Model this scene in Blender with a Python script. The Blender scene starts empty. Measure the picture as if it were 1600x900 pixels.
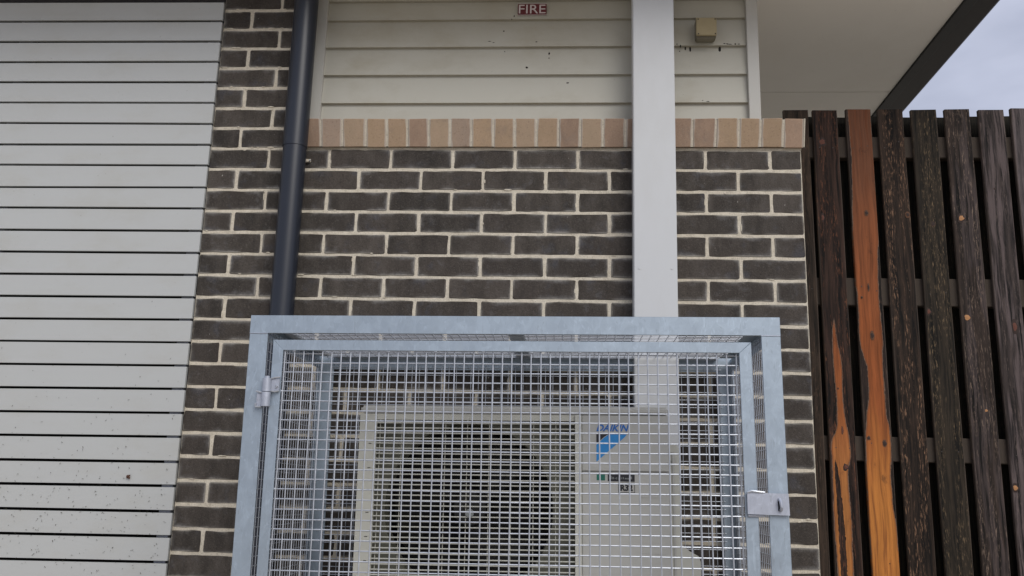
import bpy, bmesh, math, random
from math import radians as R, sin, cos, pi
from mathutils import Vector, Matrix
random.seed(7)
S = bpy.context.scene
COL = S.collection

# ------------------------------------------------------------------ camera
cam = bpy.data.cameras.new("camera")
cam_o = bpy.data.objects.new("camera", cam); COL.objects.link(cam_o)
right = Vector((0.99795209, 0.05899449, 0.02472399))
up = Vector((-0.01116359, -0.2199558, 0.97544596))
fwd = Vector((-0.06298413, 0.97372434, 0.21884676))
cam_o.matrix_world = Matrix(((right.x, up.x, -fwd.x, 0.9358), (right.y, up.y, -fwd.y, -3.324),
                             (right.z, up.z, -fwd.z, 0.557), (0, 0, 0, 1)))
cam.sensor_width = 36; cam.lens = 36 * 1440 / 1600
cam.clip_start = 0.05; cam.clip_end = 1000
S.camera = cam_o

# ------------------------------------------------------------------ sky, sun, exposure
SUN_EL, SUN_AZ = R(40), R(150)
w = bpy.data.worlds.new("World"); S.world = w; w.use_nodes = True
nt = w.node_tree; nt.nodes.clear()
out = nt.nodes.new('ShaderNodeOutputWorld'); bg = nt.nodes.new('ShaderNodeBackground')
sky = nt.nodes.new('ShaderNodeTexSky'); sky.sky_type = 'NISHITA'; sky.sun_disc = False
sky.sun_elevation = SUN_EL; sky.sun_rotation = SUN_AZ; sky.dust_density = 4; sky.air_density = 1.0
tc = nt.nodes.new('ShaderNodeTexCoord')
mp = nt.nodes.new('ShaderNodeMapping'); mp.inputs['Scale'].default_value = (1.2, 1.2, 3.0)
nz = nt.nodes.new('ShaderNodeTexNoise'); nz.inputs['Scale'].default_value = 3.2; nz.inputs['Detail'].default_value = 5
cr = nt.nodes.new('ShaderNodeValToRGB')
cr.color_ramp.elements[0].position = 0.40; cr.color_ramp.elements[0].color = (3.75, 4.0, 5.0, 1)
cr.color_ramp.elements[1].position = 0.62; cr.color_ramp.elements[1].color = (4.9, 5.15, 6.3, 1)
mx = nt.nodes.new('ShaderNodeMix'); mx.data_type = 'RGBA'; mx.inputs[0].default_value = 0.86
nt.links.new(tc.outputs['Generated'], mp.inputs['Vector']); nt.links.new(mp.outputs[0], nz.inputs['Vector'])
nt.links.new(nz.outputs['Fac'], cr.inputs[0])
nt.links.new(sky.outputs[0], mx.inputs[6]); nt.links.new(cr.outputs[0], mx.inputs[7])
nt.links.new(mx.outputs[2], bg.inputs['Color']); bg.inputs['Strength'].default_value = 0.10
nt.links.new(bg.outputs[0], out.inputs['Surface'])
sun = bpy.data.lights.new("sun", 'SUN'); sun.energy = 1.5; sun.angle = R(38); sun.color = (1, .97, .92)
sun_o = bpy.data.objects.new("sun", sun); COL.objects.link(sun_o)
# sun_rotation 0 = +Y, clockwise seen from above
sd = Vector((sin(SUN_AZ) * cos(SUN_EL), cos(SUN_AZ) * cos(SUN_EL), sin(SUN_EL)))
sun_o.rotation_euler = sd.to_track_quat('Z', 'Y').to_euler()
S.view_settings.view_transform = 'Standard'; S.view_settings.look = 'None'
S.view_settings.exposure = 0.40; S.view_settings.gamma = 1; S.view_settings.use_curve_mapping = False

# ------------------------------------------------------------------ node helper
class NT:
    def __init__(s, name):
        s.m = bpy.data.materials.new(name); s.m.use_nodes = True; s.t = s.m.node_tree
        s.b = s.t.nodes['Principled BSDF']
    def n(s, typ, **k):
        x = s.t.nodes.new('ShaderNode' + typ)
        for a, v in k.items(): setattr(x, a, v)
        return x
    def put(s, sock, v):
        if isinstance(v, (int, float)): sock.default_value = v
        elif isinstance(v, tuple): sock.default_value = v if len(v) != 3 or sock.type != 'RGBA' else (*v, 1)
        else: s.t.links.new(v, sock)
    def obj(s): return s.n('TexCoord').outputs['Object']
    def rnd(s): return s.n('ObjectInfo').outputs['Random']
    def geo(s): return s.n('NewGeometry').outputs['Position']
    def mapping(s, v, scale=(1, 1, 1), loc=(0, 0, 0)):
        x = s.n('Mapping'); s.put(x.inputs['Vector'], v); s.put(x.inputs['Scale'], scale); s.put(x.inputs['Location'], loc); return x.outputs[0]
    def noise(s, v, scale=5, detail=4, rough=.55, w=None, dist=0):
        x = s.n('TexNoise'); 
        if w is not None: x.noise_dimensions = '4D'; s.put(x.inputs['W'], w)
        s.put(x.inputs['Vector'], v); s.put(x.inputs['Scale'], scale); s.put(x.inputs['Detail'], detail)
        s.put(x.inputs['Roughness'], rough); s.put(x.inputs['Distortion'], dist); return x.outputs['Fac']
    def math(s, op, a, b=0.0, c=None, clamp=False):
        x = s.n('Math', operation=op); x.use_clamp = clamp; s.put(x.inputs[0], a); s.put(x.inputs[1], b)
        if c is not None: s.put(x.inputs[2], c)
        return x.outputs[0]
    def ramp(s, f, *pts):
        x = s.n('ValToRGB'); e = x.color_ramp.elements
        while len(e) < len(pts): e.new(.5)
        for el, (p, c) in zip(e, pts):
            el.position = p; el.color = (c, c, c, 1) if isinstance(c, (int, float)) else (*c, 1)
        s.put(x.inputs[0], f); return x.outputs[0]
    def step(s, f, a, b):
        x = s.n('MapRange'); x.interpolation_type = 'SMOOTHSTEP'; s.put(x.inputs[0], f); s.put(x.inputs[1], a); s.put(x.inputs[2], b); return x.outputs[0]
    def mix(s, f, a, b, mode='MIX'):
        x = s.n('Mix', data_type='RGBA', blend_type=mode); s.put(x.inputs[0], f); s.put(x.inputs[6], a); s.put(x.inputs[7], b); return x.outputs[2]
    def sep(s, v):
        x = s.n('SeparateXYZ'); s.put(x.inputs[0], v); return x.outputs
    def add3(s, v, o):
        x = s.n('VectorMath', operation='ADD'); s.put(x.inputs[0], v); s.put(x.inputs[1], o); return x.outputs[0]
    def comb(s, a, b, c):
        x = s.n('CombineXYZ'); s.put(x.inputs[0], a); s.put(x.inputs[1], b); s.put(x.inputs[2], c); return x.outputs[0]
    def curve(s, f, pts):
        x = s.n('FloatCurve'); c = x.mapping.curves[0]
        c.points[0].location = pts[0]; c.points[-1].location = pts[-1]
        for p in pts[1:-1]: c.points.new(*p)
        x.mapping.update(); s.put(x.inputs['Value'], f); return x.outputs[0]
    def bump(s, h, strength=.3, dist=.002):
        x = s.n('Bump'); s.put(x.inputs['Height'], h); s.put(x.inputs['Strength'], strength); s.put(x.inputs['Distance'], dist)
        s.t.links.new(x.outputs[0], s.b.inputs['Normal'])
    def done(s, color, rough=.6, metal=0.0, spec=None):
        s.put(s.b.inputs['Base Color'], color); s.put(s.b.inputs['Roughness'], rough); s.put(s.b.inputs['Metallic'], metal)
        if spec is not None: s.put(s.b.inputs['Specular IOR Level'], spec)
        return s.m

# ------------------------------------------------------------------ materials
def m_brick():
    k = NT('dark_brick'); o = k.obj(); r = k.rnd()
    sh = k.math('MULTIPLY', r, 37.0)
    big = k.noise(k.mapping(o, (1, 1, .45)), 13, 4, .65, w=sh)
    fine = k.noise(o, 150, 4, .75, w=sh); grit = k.noise(o, 420, 2, .7, w=sh)
    wide = k.noise(k.geo(), 2.0, 2, .5)
    c = k.ramp(big, (.34, (.026, .0215, .0175)), (.50, (.047, .039, .032)), (.64, (.070, .060, .051)))
    tone = k.math('ADD', k.math('MULTIPLY', r, .62), .68)
    x = k.n('VectorMath', operation='SCALE'); k.put(x.inputs[0], c); k.put(x.inputs['Scale'], tone); c = x.outputs[0]
    c = k.mix(k.math('MULTIPLY', k.step(wide, .42, .62), .4), c, (.052, .041, .034))
    bl = k.math('MULTIPLY', k.step(k.noise(o, 11, 3, .6, w=k.math('ADD', sh, 21.0)), .55, .72), .45)
    c = k.mix(bl, c, (.058, .062, .078))
    c = k.mix(k.math('MULTIPLY', k.step(fine, .52, .74), .55), c, (.135, .12, .105))
    c = k.mix(k.math('MULTIPLY', k.step(fine, .47, .28), .75), c, (.009, .008, .007))
    c = k.mix(k.math('MULTIPLY', k.step(grit, .60, .75), .35), c, (.20, .18, .16))
    sx = k.sep(o)
    W = k.n('Attribute', attribute_type='OBJECT', attribute_name='half_w').outputs['Fac']
    ex = k.math('SUBTRACT', W, k.math('ABSOLUTE', sx[0]))
    ez = k.math('SUBTRACT', .0369, k.math('ABSOLUTE', sx[2]))
    e = k.math('MINIMUM', ex, ez)
    n2 = k.noise(o, 60, 5, .7, w=sh); n3 = k.noise(o, 8, 2, .5, w=k.math('ADD', sh, 5.0))
    edge = k.step(k.math('ADD', e, k.math('MULTIPLY', n2, -.012)), .0012, -.0045)
    edge = k.math('MULTIPLY', edge, k.step(n3, .40, .66))
    c = k.mix(k.math('MULTIPLY', edge, .7), c, (.40, .375, .32))
    hz = k.step(k.math('ADD', e, k.math('MULTIPLY', n2, -.03)), .004, -.012)     # pale cement bloom spreading in from the joints
    hz = k.math('MULTIPLY', k.math('MULTIPLY', hz, k.step(n3, .45, .7)), .45)
    c = k.mix(hz, c, (.20, .195, .19))
    haze = k.math('MULTIPLY', k.step(k.noise(o, 18, 5, .75, w=k.math('ADD', sh, 11.0)), .54, .74), .38)
    c = k.mix(haze, c, (.15, .148, .15))
    spot = k.step(k.noise(o, 100, 1, .5, w=k.math('ADD', sh, 3.0)), .77, .81)
    c = k.mix(k.math('MULTIPLY', spot, .8), c, (.42, .40, .36))
    k.bump(k.math('ADD', fine, k.math('ADD', grit, n2)), .8, .002)
    return k.done(c, .88)
def m_mortar():
    k = NT('cream_mortar'); p = k.geo()
    a = k.noise(p, 34, 6, .75); b = k.noise(p, 240, 4, .75); d = k.noise(p, 4, 4, .6)
    c = k.ramp(a, (.3, (.48, .43, .34)), (.55, (.62, .565, .46)), (.8, (.70, .65, .55)))
    c = k.mix(k.math('MULTIPLY', k.step(d, .5, .7), .3), c, (.52, .44, .35))
    c = k.mix(k.math('MULTIPLY', k.step(b, .52, .28), .6), c, (.25, .225, .18)); c = k.mix(k.math('MULTIPLY', k.step(k.noise(p, 9, 4, .7), .56, .70), .5), c, (.36, .32, .26))
    k.bump(k.math('ADD', a, b), .7, .003)
    return k.done(c, .9)
def m_sill():
    k = NT('tan_sill_brick'); o = k.obj(); r = k.rnd(); sh = k.math('MULTIPLY', r, 53.0)
    info = k.n('ObjectInfo').outputs['Color']
    a = k.noise(k.mapping(o, (1, 1, .5)), 30, 4, .6, w=sh); f = k.noise(o, 250, 3, .7, w=sh)
    c = k.mix(k.math('MULTIPLY', k.step(a, .35, .7), .30), info, (.46, .32, .22))
    c = k.mix(k.math('MULTIPLY', k.step(f, .53, .72), .4), c, (.52, .43, .34)); c = k.mix(k.math('MULTIPLY', k.step(k.noise(o, 130, 3, .7, w=sh), .47, .30), .5), c, (.17, .11, .075)); c = k.mix(k.math('MULTIPLY', k.step(k.noise(k.geo(), 7, 5, .7), .54, .68), .35), c, (.20, .16, .13))
    ex = k.math('SUBTRACT', .037, k.math('ABSOLUTE', k.sep(o)[0]))
    e = k.step(k.math('ADD', ex, k.math('MULTIPLY', k.noise(k.mapping(o, (1, 1, .4)), 24, 3, .6, w=sh), -.018)), -.004, -.009)
    c = k.mix(k.math('MULTIPLY', e, .75), c, (.48, .43, .37))
    k.bump(f, .35, .001)
    return k.done(c, .85)
def m_paint(name, col, dirt=.25, dcol=(.30, .26, .19), rough=.5, scale=4, streak=(1, 1, 1), eave_shade=None):
    k = NT(name); p = k.geo()
    a = k.noise(k.mapping(p, streak), scale, 6, .65); f = k.noise(p, 400, 2, .5)
    c = k.mix(k.math('MULTIPLY', k.step(a, .45, .75), dirt), col, dcol)
    s = k.step(k.noise(p, 95, 2, .5), .74, .80)
    c = k.mix(k.math('MULTIPLY', s, .35), c, (.12, .10, .07))
    if eave_shade:                                  # eave shade put into the colour, stronger towards the top
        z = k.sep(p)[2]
        d = k.math('MULTIPLY', k.step(k.math('ADD', z, k.math('MULTIPLY', a, .5)), eave_shade[0] + .25, eave_shade[1] + .25), eave_shade[2])
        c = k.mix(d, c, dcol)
    k.bump(k.math('ADD', k.math('MULTIPLY', f, .4), a), .12, .0015)
    return k.done(c, rough)
def m_galv(name, col=(.345, .41, .475), metal=.55, rough=.42):
    k = NT(name); p = k.geo()
    v = k.n('TexVoronoi'); k.put(v.inputs['Vector'], k.mapping(p, (1, 1, .55))); k.put(v.inputs['Scale'], 60)
    a = k.noise(p, 14, 5, .65, dist=1.2); b = k.noise(k.mapping(p, (1, 1, .25)), 5, 4, .6)
    c = k.mix(k.math('MULTIPLY', k.step(a, .4, .7), .45), col, tuple(x * 1.22 for x in col))
    vc = k.math('MULTIPLY', k.sep(v.outputs['Color'])[0], .3)
    c = k.mix(vc, c, tuple(x * .7 for x in col))
    c = k.mix(k.math('MULTIPLY', k.step(b, .58, .78), .35), c, (.36, .40, .38))
    sw = k.step(k.noise(k.mapping(p, (1, 1, .45)), 26, 5, .7, dist=3), .56, .66)
    c = k.mix(k.math('MULTIPLY', sw, .32), c, tuple(min(.8, x * 1.5) for x in col))
    sc = k.step(k.noise(k.mapping(p, (8, 8, 1.5)), 12, 3, .6, dist=2), .62, .70)
    c = k.mix(k.math('MULTIPLY', sc, .35), c, (.20, .22, .24))
    k.bump(a, .25, .002)
    return k.done(c, k.math('ADD', k.math('MULTIPLY', a, .25), rough - .1), metal)
def m_plain(name, col, rough=.5, metal=0.0, var=.12, scale=20):
    k = NT(name); a = k.noise(k.geo(), scale, 4, .6)
    c = k.mix(k.math('MULTIPLY', a, var * 2), col, tuple(x * .55 for x in col))
    k.bump(a, .1, .001)
    return k.done(c, rough, metal)

def m_paling(name, seed,  dark=(.011, .010, .0095), mid=(.040, .030, .024), fleck=.7, fleck_col=(.17, .105, .065),
             grey=0.0, orange=None, slit=None, ocol=None):
    """weathered board. object space: x across (+-.05), z up from the foot (0..2.1)"""
    dark = tuple(x * .65 for x in dark); mid = tuple(x * .64 for x in mid)
    k = NT(name); o = k.obj(); s_ = k.sep(o)
    ow = k.add3(o, (seed * 3.1, seed * 1.7, seed * 2.3))
    warp = k.noise(k.mapping(ow, (6, 1, 1.6)), 1.6, 3, .6)
    ov = k.add3(ow, k.comb(k.math('MULTIPLY', warp, .035), 0.0, 0.0))
    grain = k.noise(k.mapping(ov, (60, 20, 2.2)), 1.6, 6, .62)
    broad = k.noise(k.mapping(ov, (16, 6, 1.3)), 1.5, 4, .6)
    fib = k.noise(k.mapping(ov, (260, 60, 7)), 1.5, 4, .7)
    c = k.ramp(grain, (.38, tuple(x * .5 for x in dark)), (.50, tuple((a + b) / 2 for a, b in zip(dark, mid))), (.63, tuple(x * 1.5 for x in mid)))
    c = k.mix(k.math('MULTIPLY', k.step(broad, .50, .72), .75), c, tuple(x * 1.5 for x in mid))
    if grey: c = k.mix(k.math('MULTIPLY', k.math('MULTIPLY', k.step(broad, .56, .46), k.step(grain, .36, .56)), grey), c, (.115, .09, .088))
    fl = k.noise(k.mapping(ov, (190, 40, 26)), 1.4, 4, .65)
    fm = k.noise(k.mapping(ow, (34, 4, 2.0)), 1.3, 4, .65)
    f = k.math('MULTIPLY', k.math('MULTIPLY', k.step(fl, .52, .63), k.step(fm, .43, .58)), k.step(fib, .36, .56))
    c = k.mix(k.math('MULTIPLY', f, fleck), c, fleck_col)
    c = k.mix(k.math('MULTIPLY', k.step(fib, .46, .30), .5), c, tuple(x * .5 for x in dark))
    wm = k.math('MULTIPLY', k.step(k.noise(k.mapping(ov, (40, 8, 5)), 1.4, 5, .7), .56, .68), k.step(fm, .60, .40))
    c = k.mix(k.math('MULTIPLY', wm, .45), c, tuple(x * 2.4 for x in mid))
    # slightly paler worn arrises
    ea = k.step(k.math('ADD', k.math('ABSOLUTE', s_[0]), k.math('MULTIPLY', fib, .006)), .0475, .0515)
    c = k.mix(k.math('MULTIPLY', ea, .5), c, (.10, .078, .062))
    if orange:
        t = k.math('DIVIDE', s_[2], 2.1)
        lo = k.math('MULTIPLY', k.math('SUBTRACT', k.curve(t, [(z / 2.1, a) for z, a, b in orange]), .5), .098)
        hi = k.math('MULTIPLY', k.math('SUBTRACT', k.curve(t, [(z / 2.1, b) for z, a, b in orange]), .5), .098)
        wob = k.math('ADD', k.math('MULTIPLY', k.math('SUBTRACT', k.noise(k.mapping(ow, (20, 5, 14)), 1.5, 6, .72), .5), .012), k.math('MULTIPLY', k.math('SUBTRACT', k.noise(k.mapping(ow, (90, 5, 70)), 1.5, 3, .7), .5), .004))
        x = k.math('ADD', s_[0], wob)
        ins = k.math('MINIMUM', k.math('SUBTRACT', x, lo), k.math('SUBTRACT', hi, x))
        oc1, oc2 = ocol
        og = k.ramp(grain, (.30, tuple(v * .55 for v in oc1)), (.5, oc1), (.72, tuple(v * 1.35 for v in oc1)))
        og2 = k.ramp(grain, (.30, tuple(v * .6 for v in oc2)), (.5, oc2), (.72, tuple(v * 1.3 for v in oc2)))
        oo = k.mix(k.step(k.math('ADD', s_[2], k.math('MULTIPLY', broad, .5)), 1.25, .75), og, og2)
        top = k.step(k.math('ADD', s_[2], k.math('MULTIPLY', warp, .5)), 1.35, 2.25)
        oo = k.mix(k.math('MULTIPLY', top, .85), oo, k.mix(grain, (.045, .020, .012), (.19, .085, .048)))
        oo = k.mix(k.math('MULTIPLY', k.step(fib, .45, .28), .55), oo, (.10, .03, .012))
        oo = k.mix(k.math('MULTIPLY', k.step(ins, .007, .001), .55), oo, (.16, .055, .02))
        ins = k.math('ADD', ins, k.math('MULTIPLY', k.math('SUBTRACT', fib, .5), .009))
        red = k.step(k.noise(k.mapping(ov, (45, 6, 1.6)), 1.5, 4, .6), .52, .66)
        oo = k.mix(k.math('MULTIPLY', red, .6), oo, (.13, .040, .015))
        oo = k.mix(k.math('MULTIPLY', k.step(k.noise(k.mapping(ow, (14, 3, 7)), 1.5, 5, .7), .60, .70), .55), oo, (.045, .022, .013))
        msk = k.step(ins, -.0004, .0010)
        rim = k.math('MULTIPLY', k.step(ins, -.0026, -.0006), k.math('SUBTRACT', 1.0, msk))
        c = k.mix(k.math('MULTIPLY', rim, .6), c, (.26, .17, .12))
        if slit:
            zs = [(z / 2.1, a) for z, a, b in slit]; zw = [(z / 2.1, b) for z, a, b in slit]
            cc = k.math('MULTIPLY', k.math('SUBTRACT', k.curve(t, zs), .5), .098)
            ww = k.math('ADD', k.math('MULTIPLY', k.curve(t, zw), .098), k.math('MULTIPLY', k.math('SUBTRACT', fib, .55), .012))
            sm = k.step(k.math('SUBTRACT', ww, k.math('ABSOLUTE', k.math('SUBTRACT', x, cc))), -.0005, .0008)
            msk = k.math('MULTIPLY', msk, k.math('SUBTRACT', 1.0, sm))
        c = k.mix(msk, c, oo)
    k.bump(k.math('ADD', grain, k.math('MULTIPLY', fib, .5)), .7, .002)
    return k.done(c, .8, 0, .22)

M = dict(
    brick=m_brick(), mortar=m_mortar(), sill=m_sill(),
    slat=m_paint('grey_slat_paint', (.44, .455, .45), .30, (.36, .345, .29), .42, 3, (1, 1, 2)),
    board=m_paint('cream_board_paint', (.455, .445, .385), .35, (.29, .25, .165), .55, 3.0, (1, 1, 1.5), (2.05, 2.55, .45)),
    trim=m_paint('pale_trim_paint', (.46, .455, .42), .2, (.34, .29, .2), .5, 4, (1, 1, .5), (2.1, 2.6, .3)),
    post=m_paint('white_post_paint', (.525, .54, .55), .25, (.41, .41, .39), .4, 5, (1, 1, .35)),
    soffit=m_paint('soffit_paint', (.82, .79, .74), .10, (.40, .34, .25), .6, 1.5),
    fascia=m_plain('dark_brown_steel', (.007, .005, .006), .6), gutter=m_plain('black_gutter_steel', (.005, .0055, .007), .6),
    pipe=m_plain('navy_pipe_paint', (.013, .017, .027), .36, 0, .1, 8),
    galv=m_galv('galvanised_steel'), wire=m_galv('galvanised_wire', (.47, .50, .55), .5, .32),
    galvd=m_galv('galvanised_plate', (.42, .45, .52), .4, .42),
    ac=m_plain('warm_grey_casing', (.46, .46, .43), .42, 0, .05, 6),
    acf=m_plain('cream_plastic', (.53, .53, .47), .45, 0, .06, 10),
    dark=m_plain('dark_interior', (.005, .005, .005), .9), fan=m_plain('fan_plastic', (.010, .010, .009), .6), shroud=m_plain('shroud_shaded', (.15, .15, .115), .6, 0, .3, 12),  # shroud toned darker: the shade behind the grille bars is in its colour
    coil=m_plain('coil_fin', (.10, .10, .09), .55, .3), hub=m_plain('hub_label', (.20, .215, .21), .4),
    blue=m_plain('printed_blue', (.022, .24, .60), .35, 0, .03), deep=m_plain('printed_deep_blue', (.014, .13, .45), .35, 0, .03),
    black=m_plain('printed_black', (.012, .012, .016), .4, 0, .03), green=m_plain('printed_green', (.01, .14, .10), .4, 0, .03),
    red=m_plain('dark_red_plastic', (.10, .006, .008), .4, 0, .05), white=m_plain('sign_white', (.55, .48, .45), .5, 0, .05),
    box=m_plain('yellowed_plastic', (.32, .255, .13), .5, 0, .30, 30), boxs=m_plain('aged_plastic_side', (.22, .20, .15), .6, 0, .3, 60),
    dirt=m_plain('black_dirt', (.012, .010, .008), .9), clip=m_plain('dried_grass', (.07, .068, .04), .9, 0, .4, 90),
    leaf=m_plain('dead_leaf', (.10, .045, .028), .85, 0, .4, 300), rail=m_paling('rail_timber', 31, (.007, .0065, .005), (.019, .016, .011), .2),
    knot=m_plain('knot_orange', (.42, .20, .075), .7, 0, .35, 160), knotd=m_plain('knot_dark', (.030, .014, .009), .8, 0, .4, 160),
nail=m_plain('rusty_nail', (.05, .042, .04), .5, .5), halo=m_plain('knot_halo', (.11, .045, .018), .8, 0, .4, 160), knotr=m_plain('knot_red', (.12, .035, .018), .75, 0, .4, 160),
    roof=m_plain('roof_steel', (.05, .05, .055), .5), conc=m_plain('concrete', (.30, .29, .27), .9, 0, .2, 8), pipew=m_plain('lagging', (.5, .5, .47), .7))
def m_pave():
    k = NT('bounce_concrete'); p = k.geo(); a = k.noise(p, 3, 6, .65); b = k.noise(p, 120, 3, .7)
    c = k.ramp(a, (.3, (.40, .34, .26)), (.7, (.52, .45, .36))); c = k.mix(k.math('MULTIPLY', b, .3), c, (.3, .26, .2))
    k.bump(b, .5, .004); return k.done(c, .9)
M['pave'] = m_pave()
def m_ground():
    k = NT('pale_bounce_ground'); p = k.geo(); a = k.noise(p, 1.2, 5, .6); b = k.noise(p, 60, 3, .7)
    c = k.mix(k.step(a, .4, .65), (.46, .41, .33), (.58, .525, .43)); c = k.mix(k.math('MULTIPLY', b, .3), c, (.22, .20, .13))  # ground made paler than lawn so it bounces light under the eave
    k.bump(b, 1, .02); return k.done(c, .95)
M['ground'] = m_ground()

# ------------------------------------------------------------------ mesh helpers
def empty(name, loc=(0, 0, 0), rot=(0, 0, 0)):
    o = bpy.data.objects.new(name, None); COL.objects.link(o); o.location = loc; o.rotation_euler = rot; o.empty_display_size = .1; return o
def tag(o, label, cat, group=None, kind=None):
    o['label'] = label; o['category'] = cat
    if group: o['group'] = group
    if kind: o['kind'] = kind
    return o
def link(name, me, mat=None, parent=None, loc=None, rot=None, kind=None):
    o = bpy.data.objects.new(name, me); COL.objects.link(o)
    if mat and not me.materials: me.materials.append(mat)
    if parent: o.parent = parent
    if loc: o.location = loc
    if rot: o.rotation_euler = rot
    if kind: o['kind'] = kind
    return o
class B:
    def __init__(s): s.bm = bmesh.new()
    def box(s, x0, x1, y0, y1, z0, z1, mat=None):
        m = Matrix.Translation(((x0 + x1) / 2, (y0 + y1) / 2, (z0 + z1) / 2)) @ Matrix.Diagonal((x1 - x0, y1 - y0, z1 - z0, 1))
        if mat: m = mat @ m
        bmesh.ops.create_cube(s.bm, size=1, matrix=m); return s
    def cyl(s, p, q, r, seg=12, r2=None, cap=True):
        p, q = Vector(p), Vector(q); d = q - p
        m = Matrix.Translation((p + q) / 2) @ d.to_track_quat('Z', 'Y').to_matrix().to_4x4()
        bmesh.ops.create_cone(s.bm, cap_ends=cap, segments=seg, radius1=r, radius2=r if r2 is None else r2, depth=d.length, matrix=m); return s
    def tube(s, pts, r, seg=6):
        pts = [Vector(p) for p in pts]; rings = []
        for i, p in enumerate(pts):
            d = (pts[min(i + 1, len(pts) - 1)] - pts[max(i - 1, 0)]).normalized()
            a = d.orthogonal().normalized() if i == 0 else (a - d * a.dot(d)).normalized()
            b = d.cross(a)
            rings.append([s.bm.verts.new(p + (a * cos(2 * pi * k / seg) + b * sin(2 * pi * k / seg)) * r) for k in range(seg)])
        for u, v in zip(rings, rings[1:]):
            for k in range(seg): s.bm.faces.new((u[k], u[(k + 1) % seg], v[(k + 1) % seg], v[k]))
        s.bm.faces.new(rings[0][::-1]); s.bm.faces.new(rings[-1]); return s
    def prism(s, pts, y0, y1):          # outline in x,z extruded along y
        a = [s.bm.verts.new((x, y0, z)) for x, z in pts]; b = [s.bm.verts.new((x, y1, z)) for x, z in pts]
        s.bm.faces.new(a); s.bm.faces.new(b[::-1]); n = len(pts)
        for i in range(n): s.bm.faces.new((a[i], b[i], b[(i + 1) % n], a[(i + 1) % n]))
        return s
    def prismx(s, pts, x0, x1):         # outline in y,z extruded along x
        a = [s.bm.verts.new((x0, y, z)) for y, z in pts]; b = [s.bm.verts.new((x1, y, z)) for y, z in pts]
        s.bm.faces.new(a); s.bm.faces.new(b[::-1]); n = len(pts)
        for i in range(n): s.bm.faces.new((a[i], b[i], b[(i + 1) % n], a[(i + 1) % n]))
        return s
    def bevel(s, w, seg=2):
        bmesh.ops.bevel(s.bm, geom=[e for e in s.bm.edges if e.is_manifold and e.calc_face_angle(0) > .5], offset=w, segments=seg, affect='EDGES', clamp_overlap=True); return s
    def mesh(s, name, smooth=False):
        bmesh.ops.recalc_face_normals(s.bm, faces=s.bm.faces)
        me = bpy.data.meshes.new(name); s.bm.to_mesh(me); s.bm.free()
        if smooth:
            for p in me.polygons: p.use_smooth = True
            me.set_sharp_from_angle(angle=R(35))
        return me
    def ob(s, name, mat, parent=None, loc=None, rot=None, smooth=False, kind=None):
        return link(name, s.mesh(name, smooth), mat, parent, loc, rot, kind)
def rbox(w_, x0, x1, y0, y1, z0, z1, bev=.002, seg=2): return B().box(x0, x1, y0, y1, z0, z1).bevel(bev, seg)
def text(name, s, size, mat, parent, loc, shear=0, offset=0, width=None, height=None, depth=.0006):
    c = bpy.data.curves.new(name, 'FONT'); c.body = s; c.size = size; c.shear = shear; c.offset = offset; c.extrude = depth; c.resolution_u = 3
    t = bpy.data.objects.new(name, c); COL.objects.link(t); bpy.context.view_layer.update()
    me = bpy.data.meshes.new_from_object(t.evaluated_get(bpy.context.evaluated_depsgraph_get()))
    bpy.data.objects.remove(t); me.name = name
    xs = [v.co.x for v in me.vertices]; ys = [v.co.y for v in me.vertices]
    x0, x1, y0, y1 = min(xs), max(xs), min(ys), max(ys)
    fx = width / (x1 - x0) if width else 1; fy = height / (y1 - y0) if height else 1
    for v in me.vertices: v.co = Vector(((v.co.x - x0) * fx, -v.co.z, (v.co.y - y0) * fy))
    return link(name, me, mat, parent, loc)

# ------------------------------------------------------------------ ground
g = B(); g.box(-60, 60, -60, 60, -.5, -.004)
go = g.ob('ground', M['ground']); go['kind'] = 'structure'
g = B(); g.box(-4, 1.80, -3.0, -.002, -.10, .0); g.box(1.801, 6, -3.0, .12, -.10, .0)  # unseen paving, added to bounce warm light up under the eave
go = g.ob('bounce_pavement', M['pave']); go['kind'] = 'structure'

# ------------------------------------------------------------------ brick wall
Z0, CH, J = 1.85, .0847, .005
wall = tag(empty('brick_wall', (0.66, .055, 0)), 'dark brown brick wall with cream mortar and a tan brick-on-edge sill, behind the cage', 'wall')
wl = Vector(wall.location)
def rel(o, root): o.location = Vector(o.location) - Vector(root.location); return o
def brick_mesh(w_, h, d, rng, amp=.0014):
    """front face at y=0 with a wandering outline and softened arris; 16 outline points"""
    hw, hh = w_ / 2, h / 2; pts = []
    nx = 5 if w_ > .15 else 3
    def side(a, b, n):
        for i in range(n): t = (i + .5) / n if False else i / n; yield a[0] + (b[0] - a[0]) * t, a[1] + (b[1] - a[1]) * t
    q = .004
    cs = [(-hw + q, -hh), (hw - q, -hh), (hw, -hh + q), (hw, hh - q), (hw - q, hh), (-hw + q, hh), (-hw, hh - q), (-hw, -hh + q)]
    ns = [nx, 1, 2, 1, nx, 1, 2, 1]
    for i in range(8):
        pts += list(side(cs[i], cs[(i + 1) % 8], ns[i]))
    pts = [(x + rng.uniform(-amp, amp), z + rng.uniform(-amp, amp)) for x, z in pts]
    bm = bmesh.new(); f = 1 - .0016 / hh; fx = 1 - .0016 / hw
    fr = [bm.verts.new((x * fx, rng.uniform(-.0004, .0004), z * f)) for x, z in pts]
    md = [bm.verts.new((x, .0022, z)) for x, z in pts]; bk = [bm.verts.new((x, d, z)) for x, z in pts]
    n = len(pts); bm.faces.new(fr)
    for u, v in ((fr, md), (md, bk)):
        for i in range(n): bm.faces.new((u[i], v[i], v[(i + 1) % n], u[(i + 1) % n]))
    bmesh.ops.recalc_face_normals(bm, faces=bm.faces)
    me = bpy.data.meshes.new('brick'); bm.to_mesh(me); bm.free(); me.materials.append(M['brick']); return me
cache = {}; rb = random.Random(3)
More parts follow.
